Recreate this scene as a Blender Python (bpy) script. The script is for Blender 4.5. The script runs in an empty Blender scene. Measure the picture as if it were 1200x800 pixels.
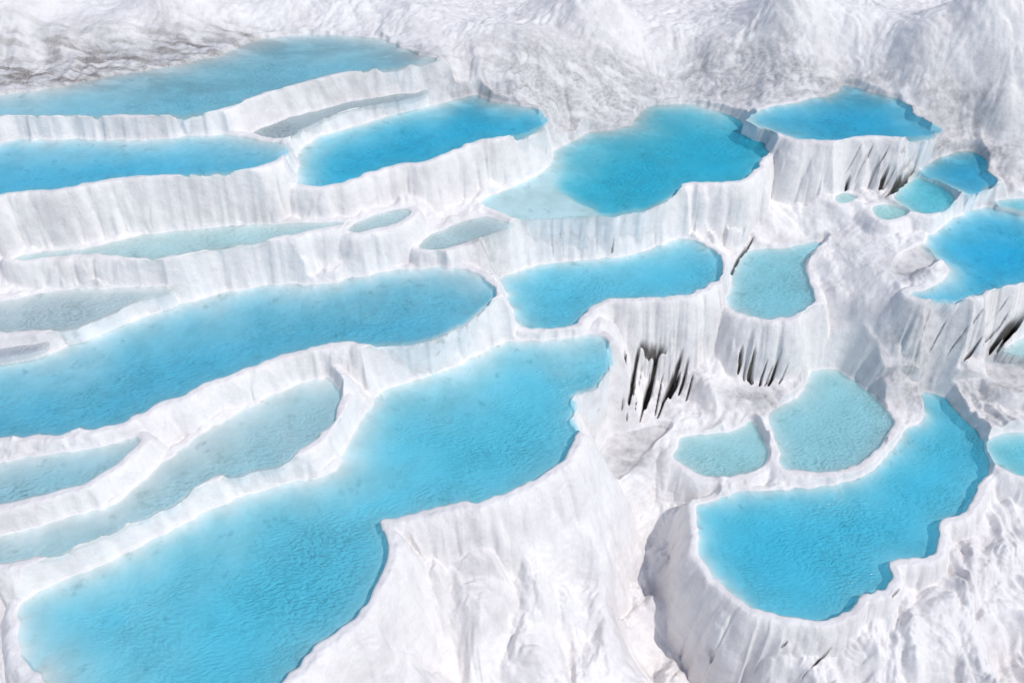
import bpy, math, random
import numpy as np

random.seed(4)
RNG = np.random.RandomState(11)
C = bpy.context.scene.collection

# ------------------------------------------------------------------ survey camera
PITCH = math.radians(42.0)
FPX = 900.0            # focal length for a 1200 px wide frame
ZC = 16.0              # camera height over the largest pool


def ray(px, py):
    x = (px - 600.0) / FPX
    u = (400.0 - py) / FPX
    return np.array([x, math.cos(PITCH) + u * math.sin(PITCH), -math.sin(PITCH) + u * math.cos(PITCH)])


def at(px, py, z):
    """Ground point at height z seen along a surveyed direction."""
    d = ray(px, py)
    t = (z - ZC) / d[2]
    return np.array([t * d[0], t * d[1], z])


def slope_pt(px, py, rx, ry, rz, tw):
    """Ground point along a direction, on a slope of tangent tw through the reference point."""
    B = at(rx, ry, rz)
    d = ray(px, py)
    k = -d[2] / d[1]
    t = (ZC - B[2] - B[1] * k) / (tw + k)
    return at(px, py, rz + t * tw)


# ------------------------------------------------------------------ noise
_T = 256
_ang = RNG.rand(_T, _T) * 2 * np.pi
_GX = np.cos(_ang).astype(np.float32)
_GY = np.sin(_ang).astype(np.float32)


def perlin(x, y):
    x = np.asarray(x, np.float32); y = np.asarray(y, np.float32)
    xi = np.floor(x); yi = np.floor(y)
    fx = x - xi; fy = y - yi
    i0 = xi.astype(np.int32) & 255; j0 = yi.astype(np.int32) & 255
    i1 = (i0 + 1) & 255; j1 = (j0 + 1) & 255
    u = fx * fx * fx * (fx * (fx * 6 - 15) + 10)
    v = fy * fy * fy * (fy * (fy * 6 - 15) + 10)
    a = _GX[i0, j0] * fx + _GY[i0, j0] * fy
    b = _GX[i1, j0] * (fx - 1) + _GY[i1, j0] * fy
    c = _GX[i0, j1] * fx + _GY[i0, j1] * (fy - 1)
    d = _GX[i1, j1] * (fx - 1) + _GY[i1, j1] * (fy - 1)
    return 1.5 * ((a + (b - a) * u) * (1 - v) + (c + (d - c) * u) * v)


def fbm(x, y, o=3):
    s = 0; a = 1.0; f = 1.0
    for k in range(o):
        s = s + a * perlin(x * f + 17.3 * k, y * f - 9.1 * k)
        a *= 0.5; f *= 2.03
    return s


def sabs(v, e=.07):
    return np.sqrt(v * v + e * e) - e


def billow(x, y, o=3):
    s = 0; a = 1.0; f = 1.0
    for k in range(o):
        s = s + a * sabs(perlin(x * f + 31.7 * k, y * f + 5.9 * k))
        a *= 0.42; f *= 2.1
    return s


def sstep(a, b, x):
    t = np.clip((x - a) / (b - a), 0, 1)
    return t * t * (3 - 2 * t)


def smax(a, b, k):
    h = np.clip(0.5 + 0.5 * (a - b) / k, 0, 1)
    return b + (a - b) * h + k * h * (1 - h)


def smin(a, b, k):
    return -smax(-a, -b, k)


# ------------------------------------------------------------------ the pools (survey outlines, water level in metres)
# key, level, deep colour (sRGB), depth, back slope, front slope, wall tangent, outline, category, label
POOLS = [
 ('upper_long', 4.90, (112, 180, 209), 0.9, .22, 1.6, 2.6,
  [(-130,128),(-60,118),(0,110),(60,103),(120,90),(180,80),(220,73),(260,63),(290,50),(320,43),(360,40),(400,41),(440,44),(465,52),(490,63),(512,71),
   (475,78),(435,82),(400,86),(350,98),(310,109),(280,121),(255,130),(225,135),(180,136),(120,136),(60,137),(0,136),(-60,138),(-120,140)],
  'misty blue pool topmost at the left, below the smooth grey-white hill'),
 ('second_left', 4.25, (66, 168, 214), 1.0, .30, 2.0, 2.6,
  [(-130,180),(-60,170),(0,167),(20,163),(80,163),(150,163),(200,161),(260,157),(290,160),(312,165),(333,168),(338,175),(331,183),(318,190),(295,198),(255,204),(200,206),(150,208),(110,213),(80,220),(40,224),(0,228),(-60,232),(-120,222)],
  'long blue pool with a pointed right end, directly below the topmost misty pool'),
 ('bright_upper', 3.50, (0, 162, 212), 1.2, .42, 3.0, 3.2,
  [(352,176),(372,160),(390,154),(430,143),(470,131),(520,120),(548,112),(565,113),(580,119),(610,123),(632,129),(640,138),(637,146),(620,155),(590,161),(560,165),(535,175),(510,186),(495,191),(470,192),(440,200),(420,208),(400,214),(375,217),(352,217),(346,208),(350,190)],
  'vivid azure leaf shaped pool behind a tall smooth white wall left of centre'),
 ('thin_sheet', 4.02, (176, 190, 198), 0.10, .3, .8, 2.0,
  [(296,156),(330,141),(370,130),(420,117),(470,110),(498,107),(488,113),(440,122),(400,132),(365,145),(335,163),(315,163)],
  'narrow sheet of thin grey water between the misty topmost pool and the leaf shaped pool'),
 ('big_upper_centre', 1.90, (34, 164, 204), 1.1, .30, 2.2, 3.2,
  [(648,176),(662,170),(680,160),(700,153),(735,147),(747,134),(758,124),(778,122),(800,122),(830,126),(860,137),(880,149),(893,160),(900,175),(893,190),(880,205),(865,212),(830,214),(805,215),(796,222),(780,235),(745,246),(700,252),(640,256),(607,257),(588,251),(568,243),(560,236),(580,226),(610,214),(636,200),(647,190)],
  'large turquoise pool at upper centre with a pale shallow shelf along its lower left'),
 ('upper_right', 2.50, (0, 156, 206), 1.2, .55, 3.0, 2.8,
  [(873,138),(885,130),(920,122),(955,115),(978,108),(984,100),(1000,101),(1020,108),(1055,117),(1068,126),(1073,134),(1090,143),(1104,152),(1095,158),(1060,161),(1010,160),(985,165),(950,164),(930,162),(900,152),(882,147)],
  'deep azure pool topmost at the right, above a fluted wall with dark hollows'),
 ('small_right', 1.05, (0, 158, 210), 1.0, .6, 2.5, 2.2,
  [(1074,204),(1090,190),(1110,181),(1130,176),(1145,180),(1158,190),(1158,200),(1170,211),(1165,218),(1154,220),(1143,228),(1120,222),(1095,212)],
  'small bright blue pool right of the fluted wall, joined to a paler round pool'),
 ('round_pale', 0.75, (92, 186, 214), 0.6, .5, 1.2, 2.0,
  [(1074,209),(1095,215),(1116,226),(1119,236),(1110,246),(1090,251),(1070,248),(1055,239),(1046,231),(1057,219)],
  'small pale turquoise round pool just below the small bright blue one at right'),
 ('tiny_pale', 0.62, (165, 208, 216), 0.25, .5, .8, 1.6,
  [(1022,242),(1036,239),(1052,242),(1064,248),(1055,255),(1036,258),(1024,251)],
  'tiny pale green puddle pool left of the small pale round pool'),
 ('tiny_pale', 0.60, (178, 210, 216), 0.2, .5, .8, 1.6,
  [(978,230),(988,226),(999,228),(1005,233),(994,238),(980,237)],
  'tiniest faint puddle at the foot of the fluted wall with dark hollows'),
 ('right_edge_azure', 0.20, (0, 160, 214), 1.3, .6, 2.0, 2.4,
  [(1084,290),(1085,280),(1100,268),(1115,256),(1150,243),(1180,247),(1215,255),(1260,268),(1270,300),(1250,322),(1200,330),(1180,335),(1160,341),(1135,349),(1110,353),(1085,351),(1064,344),(1082,338),(1101,329),(1111,318),(1107,310),(1095,300)],
  'vivid azure pool cut by the right edge, above the steep ribbed slope'),
 ('right_edge_pale', 0.40, (108, 190, 220), 0.5, .5, 1.2, 2.2,
  [(1166,236),(1185,232),(1215,233),(1245,238),(1255,252),(1235,254),(1205,248),(1185,243),(1170,240)],
  'pale blue strip of water at the right edge just above the vivid azure pool'),
 ('centre_right', 0.22, (88, 178, 220), 0.8, .5, 1.6, 2.6,
  [(584,327),(600,319),(640,308),(680,304),(720,301),(760,292),(790,280),(805,279),(830,288),(845,300),(849,318),(838,330),(815,342),(785,348),(760,350),(720,350),(700,357),(682,371),(672,382),(650,386),(622,385),(603,378),(597,360),(592,343)],
  'light turquoise hook shaped pool near the centre, above the dark stalactite curtain'),
 ('s_pale', -0.5, (138, 194, 214), 0.5, .5, 1.0, 2.4,
  [(860,315),(868,300),(887,291),(920,290),(945,284),(966,283),(955,294),(945,310),(949,328),(956,345),(948,360),(930,370),(900,373),(872,368),(852,360),(853,340)],
  'pale turquoise pool with wavy right side, right of centre above small dark clefts'),
 ('long_middle', 1.40, (84, 170, 207), 0.9, .30, 2.0, 2.6,
  [(-130,446),(-60,436),(0,425),(50,414),(90,401),(130,386),(165,371),(210,356),(250,345),(300,335),(340,333),(370,332),(400,328),(440,320),(480,314),(520,313),(550,316),(570,327),(582,340),(578,351),(560,367),(540,380),(515,392),(480,402),(440,404),(395,402),(350,410),(310,425),(270,440),(235,452),(200,468),(165,484),(135,498),(90,505),(50,511),(0,514),(-60,520),(-120,516)],
  'long broad turquoise pool from the left edge at mid height with rounded right end'),
 ('pale_strip_left', 2.70, (174, 205, 213), 0.35, .4, .8, 2.6,
  [(14,301),(60,293),(100,290),(130,283),(180,273),(240,266),(290,263),(340,261),(398,259),(404,263),(370,270),(330,277),(300,285),(250,292),(200,301),(170,303),(130,299),(90,298),(50,303),(22,306)],
  'thin pale strip of water under the white wall of the second blue pool at left'),
 ('small_strip', 2.55, (186, 208, 215), 0.25, .5, .8, 2.4,
  [(406,270),(420,259),(450,248),(476,244),(481,251),(465,262),(440,268),(421,273)],
  'small pale sliver of water right of the thin pale strip, under a tall wall'),
 ('shallow_centre', 1.85, (184, 207, 215), 0.25, .4, .8, 2.2,
  [(490,290),(500,277),(520,268),(545,258),(568,253),(592,259),(600,265),(580,272),(560,280),(535,288),(510,293)],
  'faint shallow pool on a grey shelf below left of the large upper centre pool'),
 ('grey_left', 1.95, (176, 197, 206), 0.45, .35, 1.0, 2.4,
  [(-110,362),(-50,357),(0,352),(40,345),(75,339),(120,337),(160,335),(203,337),(195,345),(160,353),(140,362),(110,375),(80,385),(50,388),(0,389),(-60,392),(-105,388)],
  'dull grey-blue shallow pool at the left edge above the long broad turquoise pool'),
 ('grey_sliver', 1.72, (188, 192, 202), 0.1, .3, .8, 1.6,
  [(-60,416),(0,408),(30,403),(54,403),(40,410),(0,417),(-55,424)],
  'narrow grey sliver at the left edge, on the rim of the long turquoise pool'),
 ('lower_left_strip', 0.65, (152, 193, 209), 0.5, .22, 1.4, 2.6,
  [(-120,652),(-60,642),(0,628),(40,615),(80,605),(130,590),(163,565),(185,545),(205,530),(230,510),(260,492),(300,470),(340,455),(375,442),(390,447),(400,460),(396,480),(392,495),(375,512),(350,530),(330,545),(290,555),(250,561),(230,570),(215,583),(180,603),(150,615),(130,626),(80,645),(40,655),(0,662),(-60,672),(-115,670)],
  'long greyish blue strip pool just behind the left lobe of the largest pool'),
 ('small_left_wedge', 1.15, (142, 188, 207), 0.5, .3, 1.5, 2.6,
  [(-110,562),(-50,552),(0,541),(40,533),(90,527),(130,519),(160,511),(168,515),(150,532),(120,555),(80,573),(40,582),(0,592),(-50,600),(-105,596)],
  'blue-grey wedge pool at the left edge between two long pools'),
 ('largest', 0.0, (88, 180, 219), 1.0, .38, 2.6, 1.9,
  [(20,712),(30,700),(70,680),(130,655),(180,630),(215,612),(260,590),(300,575),(345,562),(380,557),(396,545),(406,520),(430,480),(450,456),(500,440),(540,425),(575,406),(600,400),(640,398),(680,393),(700,391),(712,400),(718,412),(718,426),(708,440),(695,454),(674,461),(675,475),(671,488),(677,500),(668,525),(658,540),(640,555),(610,570),(580,583),(560,590),(540,589),(500,598),(470,607),(449,608),(446,616),(458,640),(452,665),(440,690),(425,712),(400,735),(375,755),(345,785),(318,815),(270,850),(170,860),(80,850),(56,805),(36,783),(22,768),(17,745),(21,728)],
  'largest turquoise pool, two lobes filling the lower left and centre foreground'),
 ('pale_right', -2.88, (150, 198, 214), 0.45, .5, .9, 1.2,
  [(898,488),(918,472),(938,461),(945,448),(947,436),(965,432),(990,438),(1015,455),(1038,478),(1048,491),(1044,506),(1030,525),(1018,537),(1000,547),(970,554),(940,552),(915,548),(910,524)],
  'pale milky rounded pool at lower right, above and behind the large scalloped pool'),
 ('pale_right_small', -2.95, (158, 202, 214), 0.35, .5, .9, 1.8,
  [(793,522),(800,511),(840,506),(862,503),(880,493),(893,510),(901,530),(895,545),(870,555),(850,560),(820,555),(800,545),(788,535)],
  'smaller pale greenish pool left of the pale milky rounded pool'),
 ('scalloped', -3.1, (74, 176, 216), 1.0, .8, 3.0, 3.6,
  [(1085,459),(1105,465),(1125,485),(1145,505),(1158,528),(1161,550),(1146,570),(1143,585),(1130,600),(1112,606),(1102,613),(1100,635),(1095,650),(1065,655),(1042,658),(1045,675),(1035,690),(1010,699),(1000,712),(970,727),(940,726),(900,718),(870,706),(845,686),(820,655),(817,635),(815,608),(813,592),(830,588),(870,574),(900,574),(940,571),(980,566),(1010,556),(1032,540),(1048,520),(1062,502),(1074,496),(1083,486),(1078,470)],
  'large turquoise pool with scalloped edge atop a high white tower at lower right'),
 ('right_edge_low', -2.95, (100, 188, 218), 0.6, .5, 1.2, 2.0,
  [(1155,516),(1175,508),(1200,505),(1240,502),(1262,520),(1262,550),(1235,566),(1200,558),(1175,550),(1160,536)],
  'light blue pool cut by the right edge beside the large scalloped pool'),
 ('right_edge_mid', -1.85, (175, 208, 216), 0.3, .5, .9, 2.0,
  [(1172,412),(1190,399),(1215,389),(1250,382),(1262,400),(1245,420),(1205,419),(1185,417)],
  'faint pale puddle at the right edge under the ribbed slope with black clefts'),
]
# dry or damp flat pans: key, level, outline, label
PANS = [
 ('dry', -3.1, [(700,545),(712,514),(740,505),(772,498),(784,504),(765,522),(750,540),(735,555),(712,566),(698,561)],
  'small dry grey pan at the foot of the dark stalactite curtain'),
 ('wet', 0.12, [(1046,310),(1060,296),(1083,289),(1096,300),(1093,311),(1075,319),(1052,321)],
  'small rippled grey pan left of the vivid azure pool at the right edge'),
 ('dry', -2.35, [(1152,424),(1180,425),(1220,428),(1225,445),(1195,455),(1165,449)],
  'dry grey-beige pan at the right edge below the black clefts'),
]

# ------------------------------------------------------------------ the ground mesh: dense in the middle, growing outwards
NU, NV = 1240, 980


def axis(core_n, lo, hi, grow_n, far):
    core = np.linspace(lo, hi, core_n)
    st = core[1] - core[0]
    g = 1.0
    for _ in range(60):   # growth factor that reaches the far distance
        tot = st * sum((1 + g * .01) ** k for k in range(1, grow_n + 1))
        if tot > far: break
        g += 1
    inc = np.cumsum([st * (1 + g * .01) ** k for k in range(1, grow_n + 1)])
    return np.concatenate([lo - inc[::-1], core, hi + inc])


uu = axis(NU, -1, 1, 40, 5.0)
vv = axis(NV, 0, 1, 34, 2.6)
Y0, Y1 = 6.0, 40.0
vw = np.where(vv < 0, vv, np.where(vv > 1, vv, vv))
yy = Y0 + (Y1 - Y0) * (0.55 * vw + 0.45 * np.where((vw >= 0) & (vw <= 1), vw ** 2, np.where(vw > 1, 2 * vw - 1, 0)))
ww = 12.6 + 0.42 * np.clip(yy, 4, 48)
X = (uu[None, :] * ww[:, None]).astype(np.float32)
Y = np.repeat(yy[:, None], len(uu), 1).astype(np.float32)
ny_, nx_ = X.shape

# ------------------------------------------------------------------ outlines in world metres


def smooth_outline(pts, step=0.10):
    P = np.array(pts, float); n = len(P); out = []
    for i in range(n):
        p0, p1, p2, p3 = P[i - 1], P[i], P[(i + 1) % n], P[(i + 2) % n]
        m = max(2, int(np.hypot(*(p2 - p1)) / step))
        t = np.linspace(0, 1, m, endpoint=False)[:, None]
        out.append(.5 * ((2 * p1) + (-p0 + p2) * t + (2 * p0 - 5 * p1 + 4 * p2 - p3) * t * t + (-p0 + 3 * p1 - 3 * p2 + p3) * t ** 3))
    return np.concatenate(out)


def inside(poly, x, y):
    r = np.zeros(x.shape, bool)
    xs, ys = poly[:, 0], poly[:, 1]
    xe, ye = np.roll(xs, -1), np.roll(ys, -1)
    for a, b, c, d in zip(xs, ys, xe, ye):
        if b == d: continue
        r ^= ((b > y) != (d > y)) & (x < (c - a) * (y - b) / (d - b) + a)
    return r


class Field:
    """Signed distance to one outline, sampled on a coarse grid."""

    def __init__(self, poly, margin, step=0.11):
        self.x0, self.y0 = poly.min(0) - margin
        x1, y1 = poly.max(0) + margin
        self.step = step
        gx = np.arange(self.x0, x1, step); gy = np.arange(self.y0, y1, step)
        self.gx, self.gy = gx, gy
        GX_, GY_ = np.meshgrid(gx, gy)
        a = poly; b = np.roll(poly, -1, 0)
        e = b - a; ln = (e ** 2).sum(1) + 1e-9
        area = np.sum(a[:, 0] * b[:, 1] - b[:, 0] * a[:, 1])
        nrm = np.stack([e[:, 1], -e[:, 0]], 1) / np.sqrt(ln)[:, None]
        if area < 0: nrm = -nrm
        self.nrm = nrm
        front = (nrm @ np.array([.80, -.60])) > -.12
        px = GX_.ravel().astype(np.float32); py = GY_.ravel().astype(np.float32)
        dF = np.full(px.shape, 1e6, np.float32); dB = dF.copy()
        for k in range(len(a)):
            wx = px - a[k, 0]; wy = py - a[k, 1]
            t = np.clip((wx * e[k, 0] + wy * e[k, 1]) / ln[k], 0, 1)
            dd = (wx - t * e[k, 0]) ** 2 + (wy - t * e[k, 1]) ** 2
            if front[k]: np.minimum(dF, dd, out=dF)
            else: np.minimum(dB, dd, out=dB)
        dF = np.sqrt(dF); dB = np.sqrt(dB)
        d = np.minimum(dF, dB)
        ins = inside(poly, px, py)
        sh = GX_.shape
        self.d = np.where(ins, -d, d).reshape(sh)
        self.dF = dF.reshape(sh); self.dB = dB.reshape(sh)
        gyy, gxx = np.gradient(self.d, step)
        self.nx, self.ny = gxx, gyy

    def window(self):
        m = (X > self.gx[0]) & (X < self.gx[-2]) & (Y > self.gy[0]) & (Y < self.gy[-2])
        return np.nonzero(m.ravel())[0]

    def sample(self, idx, what):
        x = (X.ravel()[idx] - self.x0) / self.step; y = (Y.ravel()[idx] - self.y0) / self.step
        i = np.floor(x).astype(int); j = np.floor(y).astype(int)
        fx = (x - i).astype(np.float32); fy = (y - j).astype(np.float32)
        out = []
        for A in what:
            out.append((A[j, i] * (1 - fx) + A[j, i + 1] * fx) * (1 - fy) + (A[j + 1, i] * (1 - fx) + A[j + 1, i + 1] * fx) * fy)
        return out


class Pool: pass


pools = []
for key, L, col, dm, sb, sf, tw, pix, label in POOLS:
    p = Pool(); p.key = key; p.L = L; p.col = np.array(col) / 255.; p.dm = dm * .55; p.sb = sb * .6; p.sf = sf * .9; p.tw = tw; p.label = label; p.dry = False
    p.pix = pix; pools.append(p)
for key, L, pix, label in PANS:
    p = Pool(); p.key = key; p.L = L; p.col = np.array((190, 190, 192)) / 255.; p.dm = .06; p.sb = .3; p.sf = .3; p.tw = .6 if key == 'wet' else 1.3; p.label = label; p.dry = True
    p.pix = pix; pools.append(p)

for p in pools:
    w = np.array([at(x, y, p.L)[:2] for x, y in p.pix])
    o = smooth_outline(w)
    # scalloped travertine edge
    e = np.roll(o, -1, 0) - np.roll(o, 1, 0); n = np.stack([e[:, 1], -e[:, 0]], 1) / (np.hypot(e[:, 0], e[:, 1])[:, None] + 1e-6)
    amp = (billow(o[:, 0] * 1.1, o[:, 1] * 1.1, 3) - .35)
    if np.sum(o[:, 0] * np.roll(o[:, 1], -1) - np.roll(o[:, 0], -1) * o[:, 1]) < 0: n = -n
    size = np.sqrt(np.ptp(o[:, 0]) * np.ptp(o[:, 1]))
    amp2 = billow(o[:, 0] * 2.6 + 7, o[:, 1] * 2.6, 2) - .35
    p.poly = o + n * ((amp * (.09 if p.key in ('scalloped', 'largest') else .18) + amp2 * .12) * min(1, size / 6))[:, None]
    p.F = Field(p.poly, 5.5 if not p.dry else 2.5)

# ------------------------------------------------------------------ base terrain: control points
cp = []


def c(px, py, z): cp.append(at(px, py, z))
def cs(px, py, rx, ry, rz, tw): cp.append(slope_pt(px, py, rx, ry, rz, tw))


for p in pools:      # the ground just behind every pool meets its waterline
    F = p.F
    mids = p.poly
    for k in range(0, len(mids), 7):
        if F.nrm[k] @ np.array([-.15, 1.]) > .25:
            q = mids[k] + F.nrm[k] * .35
            cp.append(np.array([q[0], q[1], p.L + .10]))

# upper hill behind the topmost pools
for (x, y, rx, ry, rz, tw) in [
    (-100, 60, -60, 110, 4.9, .25), (-100, 20, -60, 110, 4.9, .75), (0, 75, 0, 108, 4.9, .12), (0, 40, 0, 75, 5.1, .9), (0, 0, 0, 75, 5.1, 1.0), (60, 70, 60, 100, 4.9, .12),
    (60, 30, 60, 70, 5.1, 1.0), (120, 65, 120, 88, 4.9, .12), (120, 20, 120, 62, 5.1, 1.0), (200, 52, 200, 76, 4.9, .15), (200, 20, 200, 50, 5.1, 1.1),
    (260, 40, 270, 60, 4.9, .2), (260, 5, 260, 36, 5.2, 1.1), (330, 20, 330, 42, 4.9, .5), (330, -10, 330, 42, 4.9, .7), (400, 20, 400, 41, 4.9, .4),
    (400, -10, 400, 41, 4.9, .6), (470, 30, 470, 53, 4.9, .25), (480, 0, 470, 53, 4.9, .5), (200, -30, 200, 50, 5.1, .9), (0, -30, 0, 75, 5.1, .8), (520, 60, 512, 70, 4.9, .15)]:
    cs(x, y, rx, ry, rz, tw)
# wet slope between the leaf shaped pool and the big upper centre pool
c(530, 80, 4.75); c(560, 98, 4.2); c(600, 108, 3.9); c(640, 112, 3.55); c(655, 140, 2.9); c(665, 162, 2.15); c(690, 145, 2.35); c(690, 120, 2.9); c(720, 115, 2.6); c(600, 80, 4.5); c(560, 60, 4.9)
c(680, 90, 3.5); c(740, 100, 2.6); c(645, 178, 2.0)
for (x, y, rx, ry, rz, tw) in [
    (800, 100, 800, 121, 1.9, .2), (800, 80, 800, 121, 1.9, .3), (860, 110, 860, 136, 1.9, .25), (900, 105, 920, 121, 2.7, .1), (860, 80, 860, 136, 1.9, .35),
    (740, 75, 760, 122, 1.9, .35), (680, 60, 690, 145, 2.35, .4), (620, 50, 600, 108, 3.9, .35), (560, 30, 560, 98, 4.2, .35), (620, 20, 600, 108, 3.9, .45),
    (700, 20, 690, 145, 2.35, .5), (780, 30, 800, 121, 1.9, .5), (850, 40, 860, 136, 1.9, .5), (940, 85, 960, 113, 2.7, .25), (940, 50, 960, 113, 2.7, .4), (940, 10, 960, 113, 2.7, .6),
    (1020, 80, 1020, 106, 2.7, .3), (1020, 40, 1020, 106, 2.7, .45), (1020, 0, 1020, 106, 2.7, .75), (1100, 100, 1090, 142, 2.7, .2), (1100, 50, 1090, 142, 2.7, .4), (1100, 0, 1090, 142, 2.7, .7),
    (1180, 100, 1104, 152, 2.7, .3), (1190, 50, 1104, 152, 2.7, .5), (1200, 0, 1104, 152, 2.7, .7), (1280, 100, 1104, 152, 2.7, .35), (1280, 20, 1104, 152, 2.7, .6),
    (700, -30, 690, 145, 2.35, .55), (940, -30, 960, 113, 2.7, .65), (1180, -30, 1104, 152, 2.7, .75)]:
    cs(x, y, rx, ry, rz, tw)
c(1120, 155, 1.9); c(1150, 165, 1.5); c(1190, 180, 1.35); c(1190, 210, 1.0); c(1230, 200, 1.2); c(1120, 170, 1.35); c(1250, 150, 2.3)
# centre right slope under the fluted wall
c(980, 220, .65); c(1010, 235, .62); c(960, 248, .25); c(1040, 270, .38); c(1000, 260, .25); c(930, 250, .2); c(920, 272, -.25); c(900, 240, .5); c(1010, 290, .2); c(1030, 320, .1); c(945, 238, .42); c(975, 275, -.25); c(1000, 285, .0)
c(890, 265, .1); c(870, 280, -.15); c(980, 300, -.3); c(985, 340, -.35); c(1020, 345, -.15); c(970, 370, -.7); c(1000, 380, -.85); c(1040, 370, -.35); c(1000, 410, -1.45); c(960, 400, -1.3); c(1050, 350, .0)
c(1060, 395, -.9); c(1050, 430, -1.7); c(1000, 430, -2.25); c(1090, 422, -1.85); c(1080, 450, -2.55); c(1130, 425, -2.0); c(1130, 460, -2.72); c(1170, 465, -2.72); c(1180, 490, -2.85); c(1060, 470, -2.8); c(1250, 470, -2.6); c(1100, 440, -2.35); c(1060, 440, -2.25); c(1020, 445, -2.5)
c(640, 285, .85); c(600, 300, .8); c(575, 290, 1.45); c(560, 300, 1.45)
# foot of the stalactite curtain and the small ledges round it
c(800, 490, -2.85); c(840, 480, -2.75); c(870, 468, -2.5); c(900, 458, -2.55); c(920, 448, -2.5); c(820, 492, -3.0); c(835, 455, -2.2); c(740, 503, -3.05); c(780, 497, -2.9); c(720, 512, -3.05); c(765, 501, -3.0)
c(790, 560, -3.6); c(770, 545, -3.5); c(800, 575, -3.8); c(785, 590, -4.0); c(760, 585, -3.9)
# face under the largest pool
for (x, y, rx, ry, rz, tw) in [
    (690, 520, 672, 490, 0, 2.2), (690, 480, 690, 455, 0, 2.4), (720, 470, 712, 430, 0, 2.5), (680, 560, 660, 535, 0, 2.2), (640, 600, 640, 555, 0, 1.9), (560, 640, 560, 590, 0, 1.9),
    (500, 650, 490, 600, 0, 1.9), (640, 660, 640, 555, 0, 1.6), (560, 700, 560, 590, 0, 1.5), (600, 760, 590, 580, 0, 1.3), (520, 780, 560, 590, 0, 1.35), (690, 620, 660, 535, 0, 1.9),
    (680, 690, 660, 535, 0, 1.6), (460, 740, 446, 660, 0, 1.5), (430, 790, 420, 715, 0, 1.6), (690, 760, 660, 535, 0, 1.45), (600, 840, 590, 580, 0, 1.2), (480, 860, 446, 690, 0, 1.4), (380, 860, 400, 735, 0, 1.6)]:
    cs(x, y, rx, ry, rz, tw)
c(740, 610, -4.0); c(725, 650, -4.7); c(750, 660, -5.3); c(770, 700, -5.9); c(800, 745, -6.5); c(830, 785, -6.9); c(765, 640, -4.9); c(790, 620, -5.0); c(800, 680, -6.0); c(740, 720, -5.4); c(760, 770, -6.4); c(840, 840, -7.5)
# left end of the largest pool
c(5, 690, .3); c(8, 720, -.5); c(-5, 740, -.9); c(5, 780, -1.0); c(30, 800, -.8); c(-40, 700, .2); c(-60, 760, -.9); c(20, 840, -1.4); c(120, 900, -2.0)
# slope right of and under the tower
for (x, y, rx, ry, rz, tw) in [
    (900, 770, 900, 718, -3.1, 1.9), (960, 770, 960, 726, -3.1, 1.4), (1020, 740, 1010, 700, -3.1, 1.2), (1060, 720, 1040, 690, -3.1, .9), (1100, 690, 1090, 652, -3.1, .7), (1150, 650, 1140, 590, -3.1, .55),
    (1190, 620, 1160, 550, -3.1, .45), (1180, 700, 1140, 590, -3.1, .6), (1100, 760, 1040, 690, -3.1, .85), (1190, 780, 1140, 590, -3.1, .7), (1000, 800, 960, 726, -3.1, 1.25), (900, 830, 900, 718, -3.1, 1.6),
    (1260, 680, 1160, 550, -3.1, .5), (1100, 830, 1040, 690, -3.1, .95), (1190, 580, 1160, 550, -3.1, .4)]:
    cs(x, y, rx, ry, rz, tw)
for q in [(-14, 3, -4), (-6, 2, -5), (2, 2, -9), (10, 2, -10), (18, 3, -9), (-24, 8, -1), (-26, 14, 1.2), (-30, 22, 3.4), (-32, 30, 5), (24, 10, -6), (26, 16, -3.5), (28, 22, .5), (30, 30, 3.2), (30, 38, 6),
          (-30, 42, 9), (-15, 45, 10), (0, 46, 8.5), (15, 46, 8.5), (-34, 36, 7.5)]:
    cp.append(np.array(q, float))
cp = np.array(cp, np.float32)

bx = np.arange(-40, 40.2, .2); by = np.arange(-6, 60.2, .2)
BX, BY = np.meshgrid(bx, by)
num = np.zeros(BX.shape, np.float32); den = num.copy()
for q in cp:
    w = 1.0 / (((BX - q[0]) ** 2 + (BY - q[1]) ** 2 + .10) ** 2)
    num += w * q[2]; den += w
BASE = num / den
for _ in range(2):
    Pd = np.pad(BASE, 1, mode='edge')
    BASE = (Pd[:-2, 1:-1] + Pd[2:, 1:-1] + Pd[1:-1, :-2] + Pd[1:-1, 2:] + 2 * BASE) / 6
FAR = BASE.copy()
for _ in range(40):
    Pd = np.pad(FAR, 1, mode='edge')
    FAR = (Pd[:-2, 1:-1] + Pd[2:, 1:-1] + Pd[1:-1, :-2] + Pd[1:-1, 2:] + 2 * FAR) / 6
wf = .85 * sstep(26, 31, BY)
BASE = BASE * (1 - wf) + FAR * wf
xi = np.clip((X - bx[0]) / .2, 0, len(bx) - 1.01); yi = np.clip((Y - by[0]) / .2, 0, len(by) - 1.01)
i = xi.astype(int); j = yi.astype(int); fx = xi - i; fy = yi - j
base = (BASE[j, i] * (1 - fx) + BASE[j, i + 1] * fx) * (1 - fy) + (BASE[j + 1, i] * (1 - fx) + BASE[j + 1, i + 1] * fx) * fy
base = base + np.maximum(Y - 46, 0) * .35 - np.maximum(4 - Y, 0) * .35 - np.maximum(np.abs(X) - 40, 0) * .05


def blob(lst):
    """Soft mask of surveyed spots (px, py, z, radius m)."""
    m = np.zeros(X.shape, np.float32)
    for px, py, z, rx, ry in lst:
        q = at(px, py, z)
        m = np.maximum(m, np.exp(-(((X - q[0]) / rx) ** 2 + ((Y - q[1]) / ry) ** 2) * 1.2))
    return m


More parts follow.
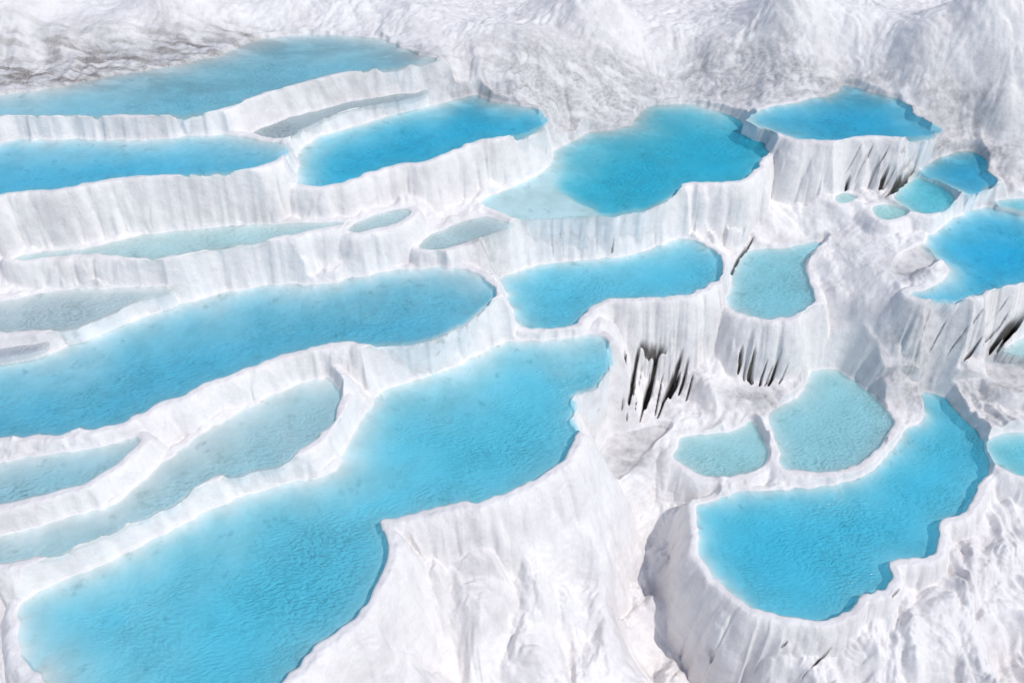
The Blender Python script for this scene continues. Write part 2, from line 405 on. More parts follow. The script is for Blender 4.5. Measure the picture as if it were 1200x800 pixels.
# rounded lumps, creases and small knobs of the bare travertine
wx = X + .5 * perlin(X * .6, Y * .6 + 40); wy = Y + .5 * perlin(X * .6 + 77, Y * .6)
far_calm = 1 - .68 * sstep(25, 29, Y)
lump = far_calm * .40 * (billow(wx * .52, wy * .34, 2) - .3) + (.4 + .6 * far_calm) * .20 * (billow(wx * 1.3 + 9, wy * .9, 2) - .3) + .03 * fbm(X * 2.4, Y * 2.4, 3)
calm = 1 - np.maximum(.55 * blob([(100, 20, 6, 9, 2.5)]), .9 * blob([(768, 455, -1.6, 1.6, 1.8), (885, 425, -1.5, 1.3, 1.0), (1120, 395, -.6, 2., 1.2), (965, 255, .5, 1.6, 1.2), (1015, 290, .1, 1.8, 1.8), (1000, 345, -.4, 1.5, 1.5), (1060, 260, .5, 1.3, 1.)]))
near_l = .55 * (billow(wx * .70 + 3, wy * .55, 2) - .3) + .10 * (billow(wx * 2.2, wy * 1.9, 2) - .3)
lump = lump + near_l * (1 - sstep(16.5, 18.5, Y)) 
base = base + lump * calm
# little rimstone steps on the wet slopes
micro = blob([(620, 100, 3.8, 2.6, 2.2), (700, 110, 2.8, 3.0, 2.4), (900, 95, 2.6, 3.6, 2.0), (840, 100, 2.4, 2.5, 1.6), (1060, 440, -2.6, 1.3, 1.1), (1020, 455, -3, .9, .9), (1150, 480, -3, 1.2, .9), (60, 85, 5, 7, 1.3),
              (200, 62, 5, 4, 1.2), (1150, 160, 2, 2.2, 1.5)])
st = fbm(X * .7 + 3, Y * 1.1, 3) * 1.8 + base * 6.0
fr = st - np.floor(st)
micro_h = (sstep(0, .75, fr) - sstep(.75, 1.0, fr))
base = base + micro * .022 * (micro_h - .4)

H = base.ravel().astype(np.float64).copy()
Hs = H.size
owner = np.full(Hs, -1, np.int32)
XR = X.ravel(); YR = Y.ravel()
stain = np.zeros(Hs, np.float32)
dark = np.zeros(Hs, np.float32)

low = []
for n, p in enumerate(pools):
    idx = p.F.window()
    d, dF, dB, nx, ny = p.F.sample(idx, (p.F.d, p.F.dF, p.F.dB, p.F.nx, p.F.ny))
    ln = np.sqrt(nx * nx + ny * ny) + 1e-4
    nx /= ln; ny /= ln
    cx = XR[idx] - d * nx; cy = YR[idx] - d * ny
    ramp = sstep(.04, .7, d)
    big_l = sabs(perlin(cx * .55 + 5, cy * .55 + n)) * .8 + sabs(perlin(cx * 1.3 + 2, cy * 1.3)) * .3
    wob_ = .06 * perlin(XR[idx] * 2, YR[idx] * 2)
    fl = (sabs(perlin(cx * 2.3 + wob_, cy * 2.3), .03) - .3) * -1.3 + (sabs(perlin(cx * 4.7 + wob_, cy * 4.7 + wob_), .03) - .3) * -.9 + perlin(cx * 9, cy * 9) * .25
    dw = d + ramp * (.26 * (.38 - big_l) - {'scalloped': .09, 'centre_right': .05, 's_pale': .05, 'upper_right': .05, 'right_edge_azure': .06}.get(p.key, .021) * (.35 + 1.1 * sstep(-.25, .45, perlin(cx * .33 + 11, cy * .33 + n))) * fl)
    t0 = np.maximum(d - .15, 0) * p.tw
    patch = sstep(-.25, .45, perlin(cx * .33 + 11, cy * .33 + n))
    lobes = billow(cx * 1.25 + 3, cy * 1.25 + t0 * .55, 2) - .3
    dw = dw - ramp * .20 * lobes * (1.1 - .5 * patch)
    lip = .15 + .06 * perlin(cx * .8, cy * .8 + 9)
    tw = 1.15 * p.tw * (1 + .25 * perlin(cx * .4 + 60, cy * .4))
    t = np.maximum(dw - lip, 0)
    drop = tw * (np.sqrt(t * t + .26 ** 2) - .26) + tw * .25 * sstep(.25, .9, t) * t
    drop = drop + .05 * perlin(XR[idx] * 1.6, YR[idx] * 1.6) * ramp
    lo = p.L + .035 + .02 * perlin(cx * 2.2, cy * 2.2) - drop
    p.idx, p.d, p.dF, p.dB, p.lo, p.nx, p.ny = idx, d, dF, dB, lo, nx, ny
    ok = d > -.3
    h0 = H[idx]
    h1 = smax(h0, lo, .10)
    won = ok & (lo > h0)
    H[idx] = np.where(ok, h1, h0)
    ow = owner[idx]; ow[won] = n; owner[idx] = ow
# the ground may not stand above a pool's waterline near it
for n, p in enumerate(pools):
    d = p.d; idx = p.idx
    up = p.L + .03 + np.maximum(d - .02, 0) * 3.0 + sstep(0, .5, d) * .05
    h0 = H[idx]
    h1 = np.where(d < 2.5, smin(h0, np.maximum(up, p.lo), .06), h0)
    H[idx] = np.where(d > -.3, h1, h0)
# floors
depth_all = {}
inpool = np.full(Hs, -1, np.int32)
SHELVES = {
 'big_upper_centre': ([(545,240),(600,215),(648,186),(647,205),(655,222),(680,236),(700,246),(690,262),(650,268),(570,262)], .10),
 'bright_upper': ([(335,225),(345,170),(400,146),(470,126),(520,114),(528,120),(522,132),(500,136),(450,143),(412,158),(378,178),(365,196),(362,222)], .25),
 'upper_right': ([(978,96),(1010,97),(1078,122),(1112,150),(1098,160),(1076,160),(1070,150),(1050,143),(1048,132),(1058,128),(1040,119),(1005,108),(985,106)], .45),
 'right_edge_azure': ([(1075,295),(1110,258),(1150,240),(1135,255),(1105,275),(1095,290)], .35),
}
for n, p in enumerate(pools):
    idx = p.idx; m = p.d < .30
    dF = p.dF; dB = p.dB
    wob = 1 + .35 * fbm(XR[idx] * .5, YR[idx] * .5, 3)
    ledge = np.minimum(np.minimum(p.sf * dF, .20 * min(1, p.dm / .5) + .45 * dF), p.sb * dB * wob)
    dep = p.dm * (1 - np.exp(-np.maximum(ledge, 0) / p.dm * 1.3))
    dep = dep * (1 + .10 * fbm(XR[idx] * .7 + 8, YR[idx] * .7, 3)) + .012 * perlin(XR[idx] * 4, YR[idx] * 4) + .02
    dep = np.maximum(dep, .015)
    if p.key in SHELVES:
        sp, fr_ = SHELVES[p.key]
        so = smooth_outline(np.array([at(x, y, p.L)[:2] for x, y in sp]))
        near = np.nonzero(p.d < .1)[0]
        sd_ = np.full(len(near), 1e6)
        qx, qy = XR[idx][near], YR[idx][near]
        for a_, b_ in zip(so, np.roll(so, -1, 0)):
            e_ = b_ - a_; t_ = np.clip(((qx - a_[0]) * e_[0] + (qy - a_[1]) * e_[1]) / (e_ @ e_ + 1e-9), 0, 1)
            sd_ = np.minimum(sd_, np.hypot(qx - a_[0] - t_ * e_[0], qy - a_[1] - t_ * e_[1]))
        sd_ = np.where(inside(so, qx, qy), -sd_, sd_) + .12 * perlin(qx * 1.2, qy * 1.2)
        sh_ = 1 - sstep(-.18, .50, sd_)
        dep[near] = dep[near] * (1 - sh_) + np.minimum(dep[near], fr_ * p.dm) * sh_
    if p.dry: dep = dep + .02 * fbm(XR[idx] * 3, YR[idx] * 3, 3)
    p.dep = np.where(p.d < 0, dep, .02)
    floor = p.L - dep
    f = sstep(.0, .06, -p.d)
    h0 = H[idx]
    ins = p.d < 0
    # never a hole where another wall should stand: the floor is the pool's own
    H[idx] = np.where(ins, floor * f + (1 - f) * np.minimum(h0, p.L + .03), h0)
    io = inpool[idx]; io[ins] = n; inpool[idx] = io

# carved slits between the hanging columns, and thin cracks, coloured towards black inside: start px, end px, width m, depth m, blackness
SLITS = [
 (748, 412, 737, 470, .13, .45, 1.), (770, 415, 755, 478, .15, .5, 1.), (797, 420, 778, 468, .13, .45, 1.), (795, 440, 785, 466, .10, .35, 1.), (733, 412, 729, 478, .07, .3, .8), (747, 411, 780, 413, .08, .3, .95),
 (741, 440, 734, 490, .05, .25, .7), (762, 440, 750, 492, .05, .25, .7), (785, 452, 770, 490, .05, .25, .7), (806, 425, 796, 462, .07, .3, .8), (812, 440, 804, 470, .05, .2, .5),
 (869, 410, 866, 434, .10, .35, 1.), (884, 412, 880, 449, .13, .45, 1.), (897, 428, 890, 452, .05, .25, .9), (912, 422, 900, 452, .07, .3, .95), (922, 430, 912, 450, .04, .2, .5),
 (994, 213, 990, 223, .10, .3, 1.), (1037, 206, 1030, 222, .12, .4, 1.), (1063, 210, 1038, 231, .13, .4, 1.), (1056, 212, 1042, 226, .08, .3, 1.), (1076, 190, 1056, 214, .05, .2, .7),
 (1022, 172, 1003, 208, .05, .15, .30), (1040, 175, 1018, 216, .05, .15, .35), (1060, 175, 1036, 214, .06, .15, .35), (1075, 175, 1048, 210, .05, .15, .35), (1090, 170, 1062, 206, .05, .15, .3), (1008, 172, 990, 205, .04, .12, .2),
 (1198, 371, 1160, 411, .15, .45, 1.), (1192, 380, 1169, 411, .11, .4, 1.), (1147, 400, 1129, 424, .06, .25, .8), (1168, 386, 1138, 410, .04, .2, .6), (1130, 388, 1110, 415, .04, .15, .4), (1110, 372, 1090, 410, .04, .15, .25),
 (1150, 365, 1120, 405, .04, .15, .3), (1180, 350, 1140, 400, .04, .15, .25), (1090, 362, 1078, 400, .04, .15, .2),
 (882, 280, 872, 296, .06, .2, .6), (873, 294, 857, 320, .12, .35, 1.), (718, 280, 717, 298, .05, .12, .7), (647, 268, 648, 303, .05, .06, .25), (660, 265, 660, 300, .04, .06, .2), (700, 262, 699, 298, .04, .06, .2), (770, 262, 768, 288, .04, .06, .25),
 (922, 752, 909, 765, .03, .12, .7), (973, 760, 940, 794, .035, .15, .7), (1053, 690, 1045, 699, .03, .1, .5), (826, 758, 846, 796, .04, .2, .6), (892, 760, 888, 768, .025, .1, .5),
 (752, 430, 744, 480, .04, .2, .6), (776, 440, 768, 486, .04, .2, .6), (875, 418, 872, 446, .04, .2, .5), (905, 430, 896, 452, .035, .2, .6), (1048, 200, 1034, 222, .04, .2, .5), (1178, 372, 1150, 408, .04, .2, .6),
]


def ground_at(px, py):
    """First hit of a surveyed direction on the ground."""
    d = ray(px, py)
    for t in np.arange(10, 60, .04):
        x, y, z = d[0] * t, d[1] * t, ZC + d[2] * t
        jv = np.searchsorted(yy, y) - 1
        if jv < 0 or jv >= ny_ - 1: continue
        iu = np.searchsorted(uu, x / ww[jv]) - 1
        if z <= H[jv * nx_ + iu]: return np.array([x, y, z])
    return None


rough = .5 + .5 * fbm(XR * 5, YR * 5, 3)
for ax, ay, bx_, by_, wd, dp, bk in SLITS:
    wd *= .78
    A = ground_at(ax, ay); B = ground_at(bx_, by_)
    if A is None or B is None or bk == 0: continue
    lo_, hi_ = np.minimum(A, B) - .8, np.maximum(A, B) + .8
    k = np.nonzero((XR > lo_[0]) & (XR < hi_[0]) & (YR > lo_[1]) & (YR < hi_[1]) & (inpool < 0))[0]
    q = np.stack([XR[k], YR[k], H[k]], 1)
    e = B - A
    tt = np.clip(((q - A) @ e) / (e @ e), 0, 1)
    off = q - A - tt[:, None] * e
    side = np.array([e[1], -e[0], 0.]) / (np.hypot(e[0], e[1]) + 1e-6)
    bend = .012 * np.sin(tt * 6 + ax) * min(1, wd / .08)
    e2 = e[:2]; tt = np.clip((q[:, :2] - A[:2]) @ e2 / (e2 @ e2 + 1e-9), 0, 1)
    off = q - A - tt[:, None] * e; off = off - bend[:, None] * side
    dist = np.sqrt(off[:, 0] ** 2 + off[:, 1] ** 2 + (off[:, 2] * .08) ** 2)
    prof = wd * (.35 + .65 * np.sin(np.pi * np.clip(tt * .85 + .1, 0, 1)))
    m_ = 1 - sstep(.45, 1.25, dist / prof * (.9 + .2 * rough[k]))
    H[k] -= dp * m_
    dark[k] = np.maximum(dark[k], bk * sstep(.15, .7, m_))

# grey and beige stains with a shape of their own
gs = blob([(60, 88, 5, 9, 1.1), (170, 66, 5, 4, 1.0), (235, 56, 5, 2.2, .9), (880, 92, 2.6, 2.6, 1.0), (950, 95, 2.7, 2.0, .8), (820, 72, 3, 1.6, .8), (1150, 150, 2.4, 2.8, 1.4), (1120, 110, 3, 2, 1.3),
           (560, 272, 1.9, .9, .8), (700, 112, 2.7, 3.4, 2.4), (635, 105, 3.4, 2.6, 2.2), (740, 90, 2.8, 2.5, 1.6), (560, 90, 4.4, 1.6, 1.4), (1060, 445, -2.5, 1.2, 1.0), (1150, 480, -3, 1.0, .9), (740, 535, -3.1, .8, .8), (1190, 440, -1.75, 1.0, .8), (1070, 305, .6, .7, .6),
           (880, 480, -3.2, 1.2, .5), (330, 50, 5, 4, .8), (1000, 65, 4, 3, 1.2), (930, 60, 4, 3, 1.4), (870, 50, 4, 3, 2), (480, 60, 5, 2, 1)]).ravel()
pat = .5 + .5 * fbm(XR * .8 + 4, YR * 1.8, 4)
stain = np.clip(gs * (.35 + .75 * sstep(.1, .6, pat)) * 1.2, 0, 1) * (1 - .32 * micro.ravel() * sstep(.55, .8, micro_h.ravel()))
for n, p in enumerate(pools):
    if p.dry or p.key in ('thin_sheet', 'grey_sliver'):
        k = inpool == n
        stain[k] = np.maximum(stain[k], (.85 if 'dry' in p.key else .45) * (.8 + .3 * fbm(XR[k] * 2, YR[k] * 2, 3)))
curt = np.zeros(Hs, np.float32)
for px, py, rr in ((768, 445, 1.0), (890, 430, .7), (1045, 212, .9), (1160, 395, 1.0), (1120, 400, .9)):
    q = ground_at(px, py)
    curt = np.maximum(curt, np.exp(-(((XR - q[0]) / rr) ** 2 + ((YR - q[1]) / rr) ** 2)))
stain = np.maximum(stain, curt * .75 * sstep(.45, .8, .5 + .5 * fbm(XR * 7 + YR * 1.5, YR * .8, 3)))
stain = np.maximum(stain, .24 * sstep(.60, 1.0, .5 + .5 * fbm(XR * .35 + 30, YR * .5, 4)))
brown = blob([(60, 88, 5, 9, 1.2), (150, 72, 5, 5, 1.1), (225, 58, 5, 2.5, .8), (300, 44, 5, 2, .5)]).ravel() * sstep(.38, .75, .5 + .5 * fbm(XR * .9 + 4, YR * 3.2, 4))

out_ = (inpool < 0).astype(float)
dmin = np.full(Hs, 9., np.float32)
for p in pools: dmin[p.idx] = np.minimum(dmin[p.idx], p.d)
gate = out_ * sstep(.1, .5, dmin)
ph = H * 5.2 + 1.6 * fbm(XR * .8, YR * .8, 3); fr2 = ph - np.floor(ph)
far_r = 1 - .75 * sstep(25, 28, YR)
H += gate * far_r * .030 * (sstep(0, .7, fr2) - sstep(.7, 1, fr2) - .4) * sstep(-.2, .5, perlin(XR * .45 + 3, YR * .45))
nearg = gate * sstep(.5, 1.6, dmin) * (1 - sstep(16.0, 18.0, YR)) * calm.ravel()
H += nearg * (.34 * (billow(wx * .85, wy * .65 + 20, 2) - .3) + .10 * (billow(wx * 2.0 + 5, wy * 1.7, 2) - .3)).ravel()
H += out_ * (.45 + .55 * far_r) * sstep(.02, .2, dmin) * (.016 * fbm(XR * 4.5, YR * 4.5, 3) + .020 * (billow(XR * 3.1, YR * 2.6, 3) - .4))
Z = H.reshape(X.shape)
# ------------------------------------------------------------------ vertex normals of the whole ground
P3 = np.stack([X, Y, Z.astype(np.float32)], 2)
dx = np.gradient(P3, axis=1); dy = np.gradient(P3, axis=0)
N = np.cross(dx, dy); N /= np.linalg.norm(N, axis=2, keepdims=True) + 1e-9
P3 = P3.reshape(-1, 3); N = N.reshape(-1, 3)

gi = np.arange(ny_ * nx_).reshape(ny_, nx_)
quads = np.stack([gi[:-1, :-1], gi[:-1, 1:], gi[1:, 1:], gi[1:, :-1]], -1).reshape(-1, 4)


# ------------------------------------------------------------------ materials
def nt(name):
    m = bpy.data.materials.new(name); m.use_nodes = True
    t = m.node_tree; t.nodes.clear()
    return m, t


def node(t, kind, **kw):
    n = t.nodes.new(kind)
    for k, v in kw.items():
        if k.startswith('i_'):
            n.inputs[k[2:].replace('_', ' ')].default_value = v
        else: setattr(n, k, v)
    return n


def ramp(t, src, stops):
    r = t.nodes.new('ShaderNodeValToRGB')
    while len(r.color_ramp.elements) < len(stops): r.color_ramp.elements.new(.5)
    for e, (pos, col) in zip(r.color_ramp.elements, stops):
        e.position = pos; e.color = (*col, 1)
    t.links.new(src, r.inputs[0]); return r.outputs[0]


def mixc(t, fac, a, b, mode='MIX'):
    n = t.nodes.new('ShaderNodeMix'); n.data_type = 'RGBA'; n.blend_type = mode
    for s, v in ((0, fac), (6, a), (7, b)):
        if isinstance(v, (tuple, float, int)): n.inputs[s].default_value = (*v, 1) if isinstance(v, tuple) else v
        else: t.links.new(v, n.inputs[s])
    return n.outputs[2]


def travertine(name, wet=False):
    m, t = nt(name); L = t.links.new
    geo = node(t, 'ShaderNodeNewGeometry'); pos = geo.outputs['Position']
    n1 = node(t, 'ShaderNodeTexNoise', i_Scale=.55, i_Detail=6., i_Roughness=.62); L(pos, n1.inputs['Vector'])
    n2 = node(t, 'ShaderNodeTexNoise', i_Scale=3.2, i_Detail=6., i_Roughness=.65); L(pos, n2.inputs['Vector'])
    n3 = node(t, 'ShaderNodeTexNoise', i_Scale=17., i_Detail=5., i_Roughness=.7); L(pos, n3.inputs['Vector'])
    # streaks running down the faces
    mp = node(t, 'ShaderNodeMapping'); mp.inputs['Scale'].default_value = (7, 7, .7); L(pos, mp.inputs['Vector'])
    n4 = node(t, 'ShaderNodeTexNoise', i_Scale=1.0, i_Detail=5., i_Roughness=.6); L(mp.outputs[0], n4.inputs['Vector'])
    base = ramp(t, n1.outputs[0], [(.30, (.70, .67, .665)), (.48, (.81, .785, .775)), (.66, (.85, .83, .815))])
    var = ramp(t, n2.outputs[0], [(.3, (.90, .885, .895)), (.55, (1, 1, 1))])
    col = mixc(t, .8, base, var, 'MULTIPLY')
    str_ = ramp(t, n4.outputs[0], [(.3, (.90, .89, .90)), (.5, (1, 1, 1))])
    col = mixc(t, .16, col, str_, 'MULTIPLY')
    fine = ramp(t, n3.outputs[0], [(.28, (.86, .85, .86)), (.48, (1, 1, 1))])
    col = mixc(t, .45, col, fine, 'MULTIPLY')
    vo = node(t, 'ShaderNodeTexVoronoi', feature='SMOOTH_F1', i_Scale=2.6); vo.inputs['Smoothness'].default_value = .35
    wp = node(t, 'ShaderNodeVectorMath', operation='MULTIPLY_ADD'); L(n2.outputs['Color'], wp.inputs[0]); wp.inputs[1].default_value = (.5, .5, .5); L(pos, wp.inputs[2]); L(wp.outputs[0], vo.inputs['Vector'])
    at_ = node(t, 'ShaderNodeAttribute', attribute_name='stain')
    sc = ramp(t, n2.outputs[0], [(.35, (.38, .37, .365)), (.6, (.57, .56, .565))])
    col = mixc(t, at_.outputs['Fac'], col, sc)
    ab = node(t, 'ShaderNodeAttribute', attribute_name='brown')
    bc = ramp(t, n3.outputs[0], [(.35, (.13, .115, .108)), (.6, (.36, .33, .315))])
    col = mixc(t, ab.outputs['Fac'], col, bc)
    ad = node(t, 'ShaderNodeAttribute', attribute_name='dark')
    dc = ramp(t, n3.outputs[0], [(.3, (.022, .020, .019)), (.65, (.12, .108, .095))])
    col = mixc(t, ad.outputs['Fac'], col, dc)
    b1 = node(t, 'ShaderNodeBump', i_Strength=.5, i_Distance=.03); L(n2.outputs[0], b1.inputs['Height'])
    b0 = node(t, 'ShaderNodeBump', i_Strength=.35, i_Distance=.05, invert=True); L(vo.outputs['Distance'], b0.inputs['Height']); L(b0.outputs[0], b1.inputs['Normal'])
    b4 = node(t, 'ShaderNodeBump', i_Strength=.2, i_Distance=.012); L(n4.outputs[0], b4.inputs['Height']); L(b1.outputs[0], b4.inputs['Normal'])
    b2 = node(t, 'ShaderNodeBump', i_Strength=.6, i_Distance=.018); L(n3.outputs[0], b2.inputs['Height']); L(b4.outputs[0], b2.inputs['Normal'])
    bs = node(t, 'ShaderNodeBsdfPrincipled', i_Roughness=.62); L(col, bs.inputs['Base Color']); L(b2.outputs[0], bs.inputs['Normal'])
    bs.inputs['Specular IOR Level'].default_value = .3
    o = node(t, 'ShaderNodeOutputMaterial'); L(bs.outputs[0], o.inputs[0])
    return m


def floor_mat():
    m, t = nt('pool floor travertine'); L = t.links.new
    geo = node(t, 'ShaderNodeNewGeometry'); pos = geo.outputs['Position']
    n1 = node(t, 'ShaderNodeTexNoise', i_Scale=1.3, i_Detail=5., i_Roughness=.6); L(pos, n1.inputs['Vector'])
    n2 = node(t, 'ShaderNodeTexNoise', i_Scale=2.7, i_Detail=3., i_Roughness=.55); L(pos, n2.inputs['Vector'])
    base = ramp(t, n1.outputs[0], [(.35, (.70, .71, .71)), (.6, (.84, .84, .85))])
    spot = ramp(t, n2.outputs[0], [(.24, (.62, .64, .63)), (.40, (1, 1, 1))])
    col = mixc(t, .9, base, spot, 'MULTIPLY')
    at_ = node(t, 'ShaderNodeAttribute', attribute_name='stain')
    col = mixc(t, at_.outputs['Fac'], col, (.5, .49, .49))
    b = node(t, 'ShaderNodeBump', i_Strength=.5, i_Distance=.05); L(n1.outputs[0], b.inputs['Height'])
    bs = node(t, 'ShaderNodeBsdfDiffuse'); L(col, bs.inputs['Color']); L(b.outputs[0], bs.inputs['Normal'])
    o = node(t, 'ShaderNodeOutputMaterial'); L(bs.outputs[0], o.inputs[0])
    return m


def water_mat():
    """Milky mineral water: light fades with the real depth (Beer-Lambert values carried per vertex)."""
    m, t = nt('mineral water'); L = t.links.new
    geo = node(t, 'ShaderNodeNewGeometry'); pos = geo.outputs['Position']
    tint = node(t, 'ShaderNodeAttribute', attribute_name='transmission')
    milk = node(t, 'ShaderNodeAttribute', attribute_name='milkiness')
    mcol = node(t, 'ShaderNodeAttribute', attribute_name='milk_colour')
    # wind ripples
    wn = node(t, 'ShaderNodeTexNoise', i_Scale=.7, i_Detail=2.); L(pos, wn.inputs['Vector'])
    va = node(t, 'ShaderNodeVectorMath', operation='MULTIPLY_ADD'); L(wn.outputs['Color'], va.inputs[0]); va.inputs[1].default_value = (.8, .8, 0); L(pos, va.inputs[2])
    hs = []
    for rot, sx, sy, amp in ((26, 6.5, 14., 1.0), (-36, 7.5, 15., .85)):
        mp = node(t, 'ShaderNodeMapping'); mp.inputs['Rotation'].default_value = (0, 0, math.radians(rot)); mp.inputs['Scale'].default_value = (sx, sy, 1); L(va.outputs[0], mp.inputs['Vector'])
        wv = node(t, 'ShaderNodeTexNoise', i_Scale=1.0, i_Detail=1.5, i_Roughness=.45); L(mp.outputs[0], wv.inputs['Vector'])
        ml = node(t, 'ShaderNodeMath', operation='MULTIPLY'); ml.inputs[1].default_value = amp; L(wv.outputs['Fac'], ml.inputs[0]); hs.append(ml.outputs[0])
    ad = node(t, 'ShaderNodeMath', operation='ADD'); L(hs[0], ad.inputs[0]); L(hs[1], ad.inputs[1])
    gn = node(t, 'ShaderNodeTexNoise', i_Scale=.35, i_Detail=2.); L(pos, gn.inputs['Vector'])
    gr = node(t, 'ShaderNodeMapRange', i_From_Min=.35, i_From_Max=.65, i_To_Min=.3, i_To_Max=1.0); L(gn.outputs[0], gr.inputs['Value'])
    bp = node(t, 'ShaderNodeBump', i_Distance=.026); L(ad.outputs[0], bp.inputs['Height']); L(gr.outputs[0], bp.inputs['Strength'])
    bd = node(t, 'ShaderNodeBump', i_Distance=.17); L(ad.outputs[0], bd.inputs['Height']); L(gr.outputs[0], bd.inputs['Strength'])
    tr = node(t, 'ShaderNodeBsdfTransparent'); L(tint.outputs['Color'], tr.inputs['Color'])
    df = node(t, 'ShaderNodeBsdfDiffuse'); L(mcol.outputs['Color'], df.inputs['Color']); L(bd.outputs[0], df.inputs['Normal'])
    mx = node(t, 'ShaderNodeMixShader'); L(milk.outputs['Fac'], mx.inputs[0]); L(tr.outputs[0], mx.inputs[1]); L(df.outputs[0], mx.inputs[2])
    gl = node(t, 'ShaderNodeBsdfGlossy', i_Roughness=.2); L(bp.outputs[0], gl.inputs['Normal'])
    fr = node(t, 'ShaderNodeFresnel', i_IOR=1.33)
    m2 = node(t, 'ShaderNodeMixShader'); L(fr.outputs[0], m2.inputs[0]); L(mx.outputs[0], m2.inputs[1]); L(gl.outputs[0], m2.inputs[2])
    o = node(t, 'ShaderNodeOutputMaterial'); L(m2.outputs[0], o.inputs[0])
    return m


M_TRAV = travertine('white travertine')
M_FLOOR = floor_mat()
M_WATER = water_mat()


# ------------------------------------------------------------------ mesh builders
def build(name, verts, faces, mat, parent=None, attrs=None, normals=None, origin=None):
    me = bpy.data.meshes.new(name)
    if origin is not None: verts = verts - origin
    nf = len(faces)
    me.vertices.add(len(verts)); me.vertices.foreach_set('co', np.ascontiguousarray(verts, np.float32).ravel())
    me.loops.add(nf * 4); me.loops.foreach_set('vertex_index', faces.astype(np.int32).ravel())
    me.polygons.add(nf); me.polygons.foreach_set('loop_start', np.arange(0, nf * 4, 4, dtype=np.int32))
    me.polygons.foreach_set('use_smooth', np.ones(nf, bool))
    for k, v in (attrs or {}).items():
        if v.ndim == 1:
            a = me.attributes.new(k, 'FLOAT', 'POINT'); a.data.foreach_set('value', v.astype(np.float32))
        else:
            a = me.attributes.new(k, 'FLOAT_COLOR', 'POINT'); a.data.foreach_set('color', np.ascontiguousarray(v, np.float32).ravel())
    me.update(calc_edges=True); me.validate()
    if normals is not None: me.normals_split_custom_set_from_vertices(normals.tolist())
    me.materials.append(mat)
    o = bpy.data.objects.new(name, me); C.objects.link(o)
    if parent: o.parent = parent
    return o


def ground_piece(name, mask, mat, parent=None, origin=None):
    f = quads[mask]
    if not len(f): return None
    v, inv = np.unique(f, return_inverse=True)
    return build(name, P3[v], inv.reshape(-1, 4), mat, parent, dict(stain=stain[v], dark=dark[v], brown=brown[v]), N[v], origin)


fc_in = inpool[quads]; f_in = np.where((fc_in >= 0).all(1), fc_in.max(1), -1)
fc_ow = owner[quads]
f_own = np.where((fc_ow == fc_ow[:, :1]).all(1), fc_ow[:, 0], -1)
fz = H[quads].mean(1)
used = np.zeros(len(quads), bool)


def largest(mask):
    """The largest connected patch of a face mask."""
    m = np.zeros((ny_ - 1, nx_ - 1), bool); m.ravel()[:] = mask
    jj, ii = np.nonzero(m)
    if not len(jj): return mask
    j0, i0 = jj.min(), ii.min()
    g = m[j0:jj.max() + 1, i0:ii.max() + 1]
    lab = np.where(g, np.arange(1, g.size + 1).reshape(g.shape), 0)
    while True:     # spread the highest label along rows and columns until nothing changes
        old = lab.copy()
        for ax in (0, 1):
            for fl_ in (False, True):
                A = lab if not fl_ else np.flip(lab, ax)
                B = A if ax == 0 else A.T
                cur = B[0].copy()
                for k in range(1, len(B)):
                    cur = np.where(B[k] > 0, np.maximum(cur, B[k]), 0)
                    B[k] = cur
        if (old == lab).all(): break
    v, cnt = np.unique(lab[lab > 0], return_counts=True)
    out = np.zeros(m.shape, bool)
    out[j0:jj.max() + 1, i0:ii.max() + 1] = lab == v[cnt.argmax()]
    return out.ravel()


roots = []
srgb = lambda a: np.where(a <= .04045, a / 12.92, ((a + .055) / 1.055) ** 2.4)

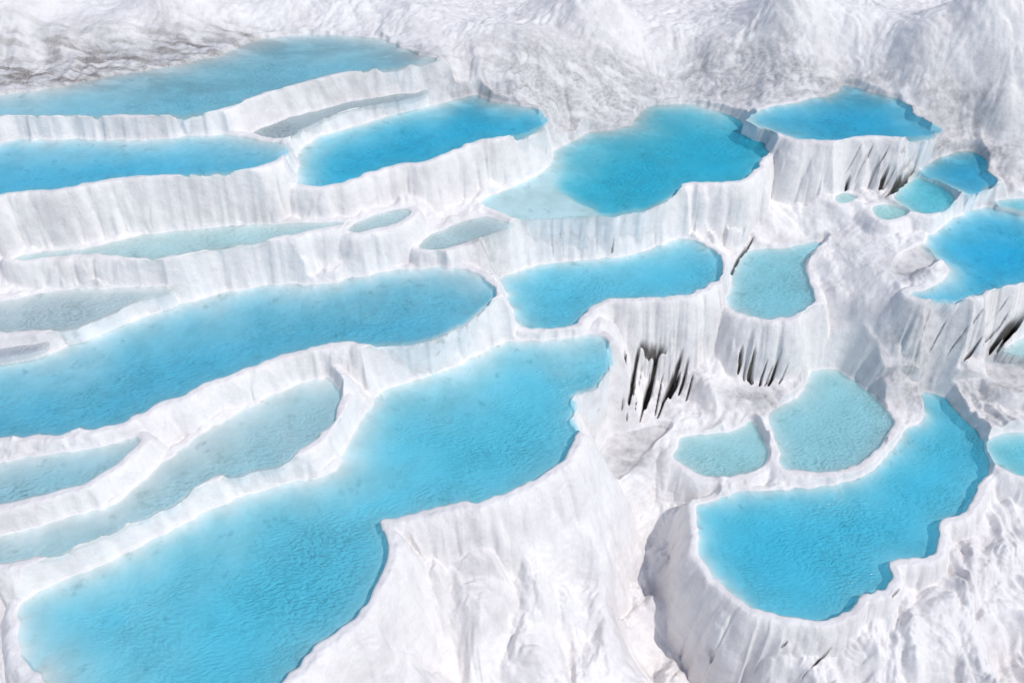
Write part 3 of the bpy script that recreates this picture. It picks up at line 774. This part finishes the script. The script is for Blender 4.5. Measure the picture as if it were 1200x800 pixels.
for n, p in enumerate(pools):
    ctr = np.array([p.poly[:, 0].mean(), p.poly[:, 1].mean(), p.L])
    r = bpy.data.objects.new('dry_pan' if p.dry else 'terrace_pool', None); C.objects.link(r)
    r.location = ctr; r.empty_display_size = .3
    r['label'] = p.label; r['category'] = 'pan' if p.dry else 'pool'
    r['group'] = 'dry pans among the pools' if p.dry else 'travertine terrace pools'
    roots.append(r)
    dfull = np.full(Hs, 99., np.float32); dfull[p.idx] = p.d
    fd = dfull[quads].mean(1)
    mb = f_in == n
    mw = (~mb) & (f_own == n) & (f_in < 0) & (fd < 5.4) & (fz > p.L - 4.2)
    mr = mw & (fd < .30) & (fz > p.L - .16)
    mb = largest(mb); mr = largest(mr); mw = largest(mw & ~mr)
    used |= mb | mw | mr
    ground_piece('pan_floor' if p.dry else 'pool_floor', mb, M_TRAV if p.dry else M_FLOOR, r, ctr)
    ground_piece('rim', mr, M_TRAV, r, ctr)
    ground_piece('terrace_wall', mw, M_TRAV, r, ctr)
    if not p.dry:
        mwat = (dfull[quads] < .14).all(1)
        f = quads[mwat]
        v, inv = np.unique(f, return_inverse=True)
        vv_ = P3[v].copy(); vv_[:, 2] = p.L
        dep = np.full(Hs, .02, np.float32); dep[p.idx] = p.dep
        dep = dep[v]
        lin0 = srgb(p.col); sat = np.clip((lin0[2] - lin0[0]) * 1.6, 0, 1); lin = lin0 * (1 + np.array([.06, .04, .04]) + sat * np.array([.0, .23, .09]))
        K = -np.log(np.clip(lin / .80, .03, .97)) / (2 * p.dm)
        T = np.exp(-K[None, :] * dep[:, None])
        milk = .58 * (1 - np.exp(-dep / p.dm * 1.6))
        mc = np.repeat(np.clip(lin * 1.12, 0, .85)[None], len(v), 0)
        one = np.ones((len(v), 1))
        build('water', vv_, inv.reshape(-1, 4), M_WATER, r, dict(transmission=np.hstack([T, one]), milkiness=milk, milk_colour=np.hstack([mc, one])), None, ctr)

hill = ground_piece('hillside', ~used, M_TRAV)
hill['kind'] = 'structure'

# ------------------------------------------------------------------ light
w = bpy.data.worlds.new('World'); bpy.context.scene.world = w; w.use_nodes = True
t = w.node_tree; t.nodes.clear()
sun_dir = np.array([.76, -.46, 0]); sun_dir /= np.linalg.norm(sun_dir)
ELEV = math.radians(56)
sky = t.nodes.new('ShaderNodeTexSky'); sky.sky_type = 'NISHITA'; sky.sun_disc = False
sky.sun_elevation = ELEV; sky.sun_rotation = math.atan2(sun_dir[0], sun_dir[1])
bg = t.nodes.new('ShaderNodeBackground'); bg.inputs[1].default_value = .135
o = t.nodes.new('ShaderNodeOutputWorld'); t.links.new(sky.outputs[0], bg.inputs[0]); t.links.new(bg.outputs[0], o.inputs[0])
ld = bpy.data.lights.new('sun', 'SUN'); ld.energy = 2.6; ld.angle = math.radians(.5); ld.color = (1, .957, .895)
lo = bpy.data.objects.new('sun', ld); C.objects.link(lo)
from mathutils import Vector
sd = Vector((sun_dir[0] * math.cos(ELEV), sun_dir[1] * math.cos(ELEV), math.sin(ELEV)))
lo.rotation_euler = sd.to_track_quat('Z', 'Y').to_euler(); lo.location = (20, -10, 30)

# ------------------------------------------------------------------ camera
cam = bpy.data.cameras.new('camera'); cam.sensor_width = 36; cam.lens = 36 * FPX / 1200; cam.clip_end = 1000
co = bpy.data.objects.new('camera', cam); C.objects.link(co)
co.location = (0, 0, ZC); co.rotation_euler = (math.pi / 2 - PITCH, 0, 0)
S = bpy.context.scene; S.camera = co
S.view_settings.view_transform = 'Standard'; S.view_settings.look = 'None'; S.view_settings.gamma = 1; S.view_settings.exposure = -.07
S.view_settings.use_curve_mapping = False
S.cycles.max_bounces = 10; S.cycles.diffuse_bounces = 5; S.cycles.transparent_max_bounces = 8
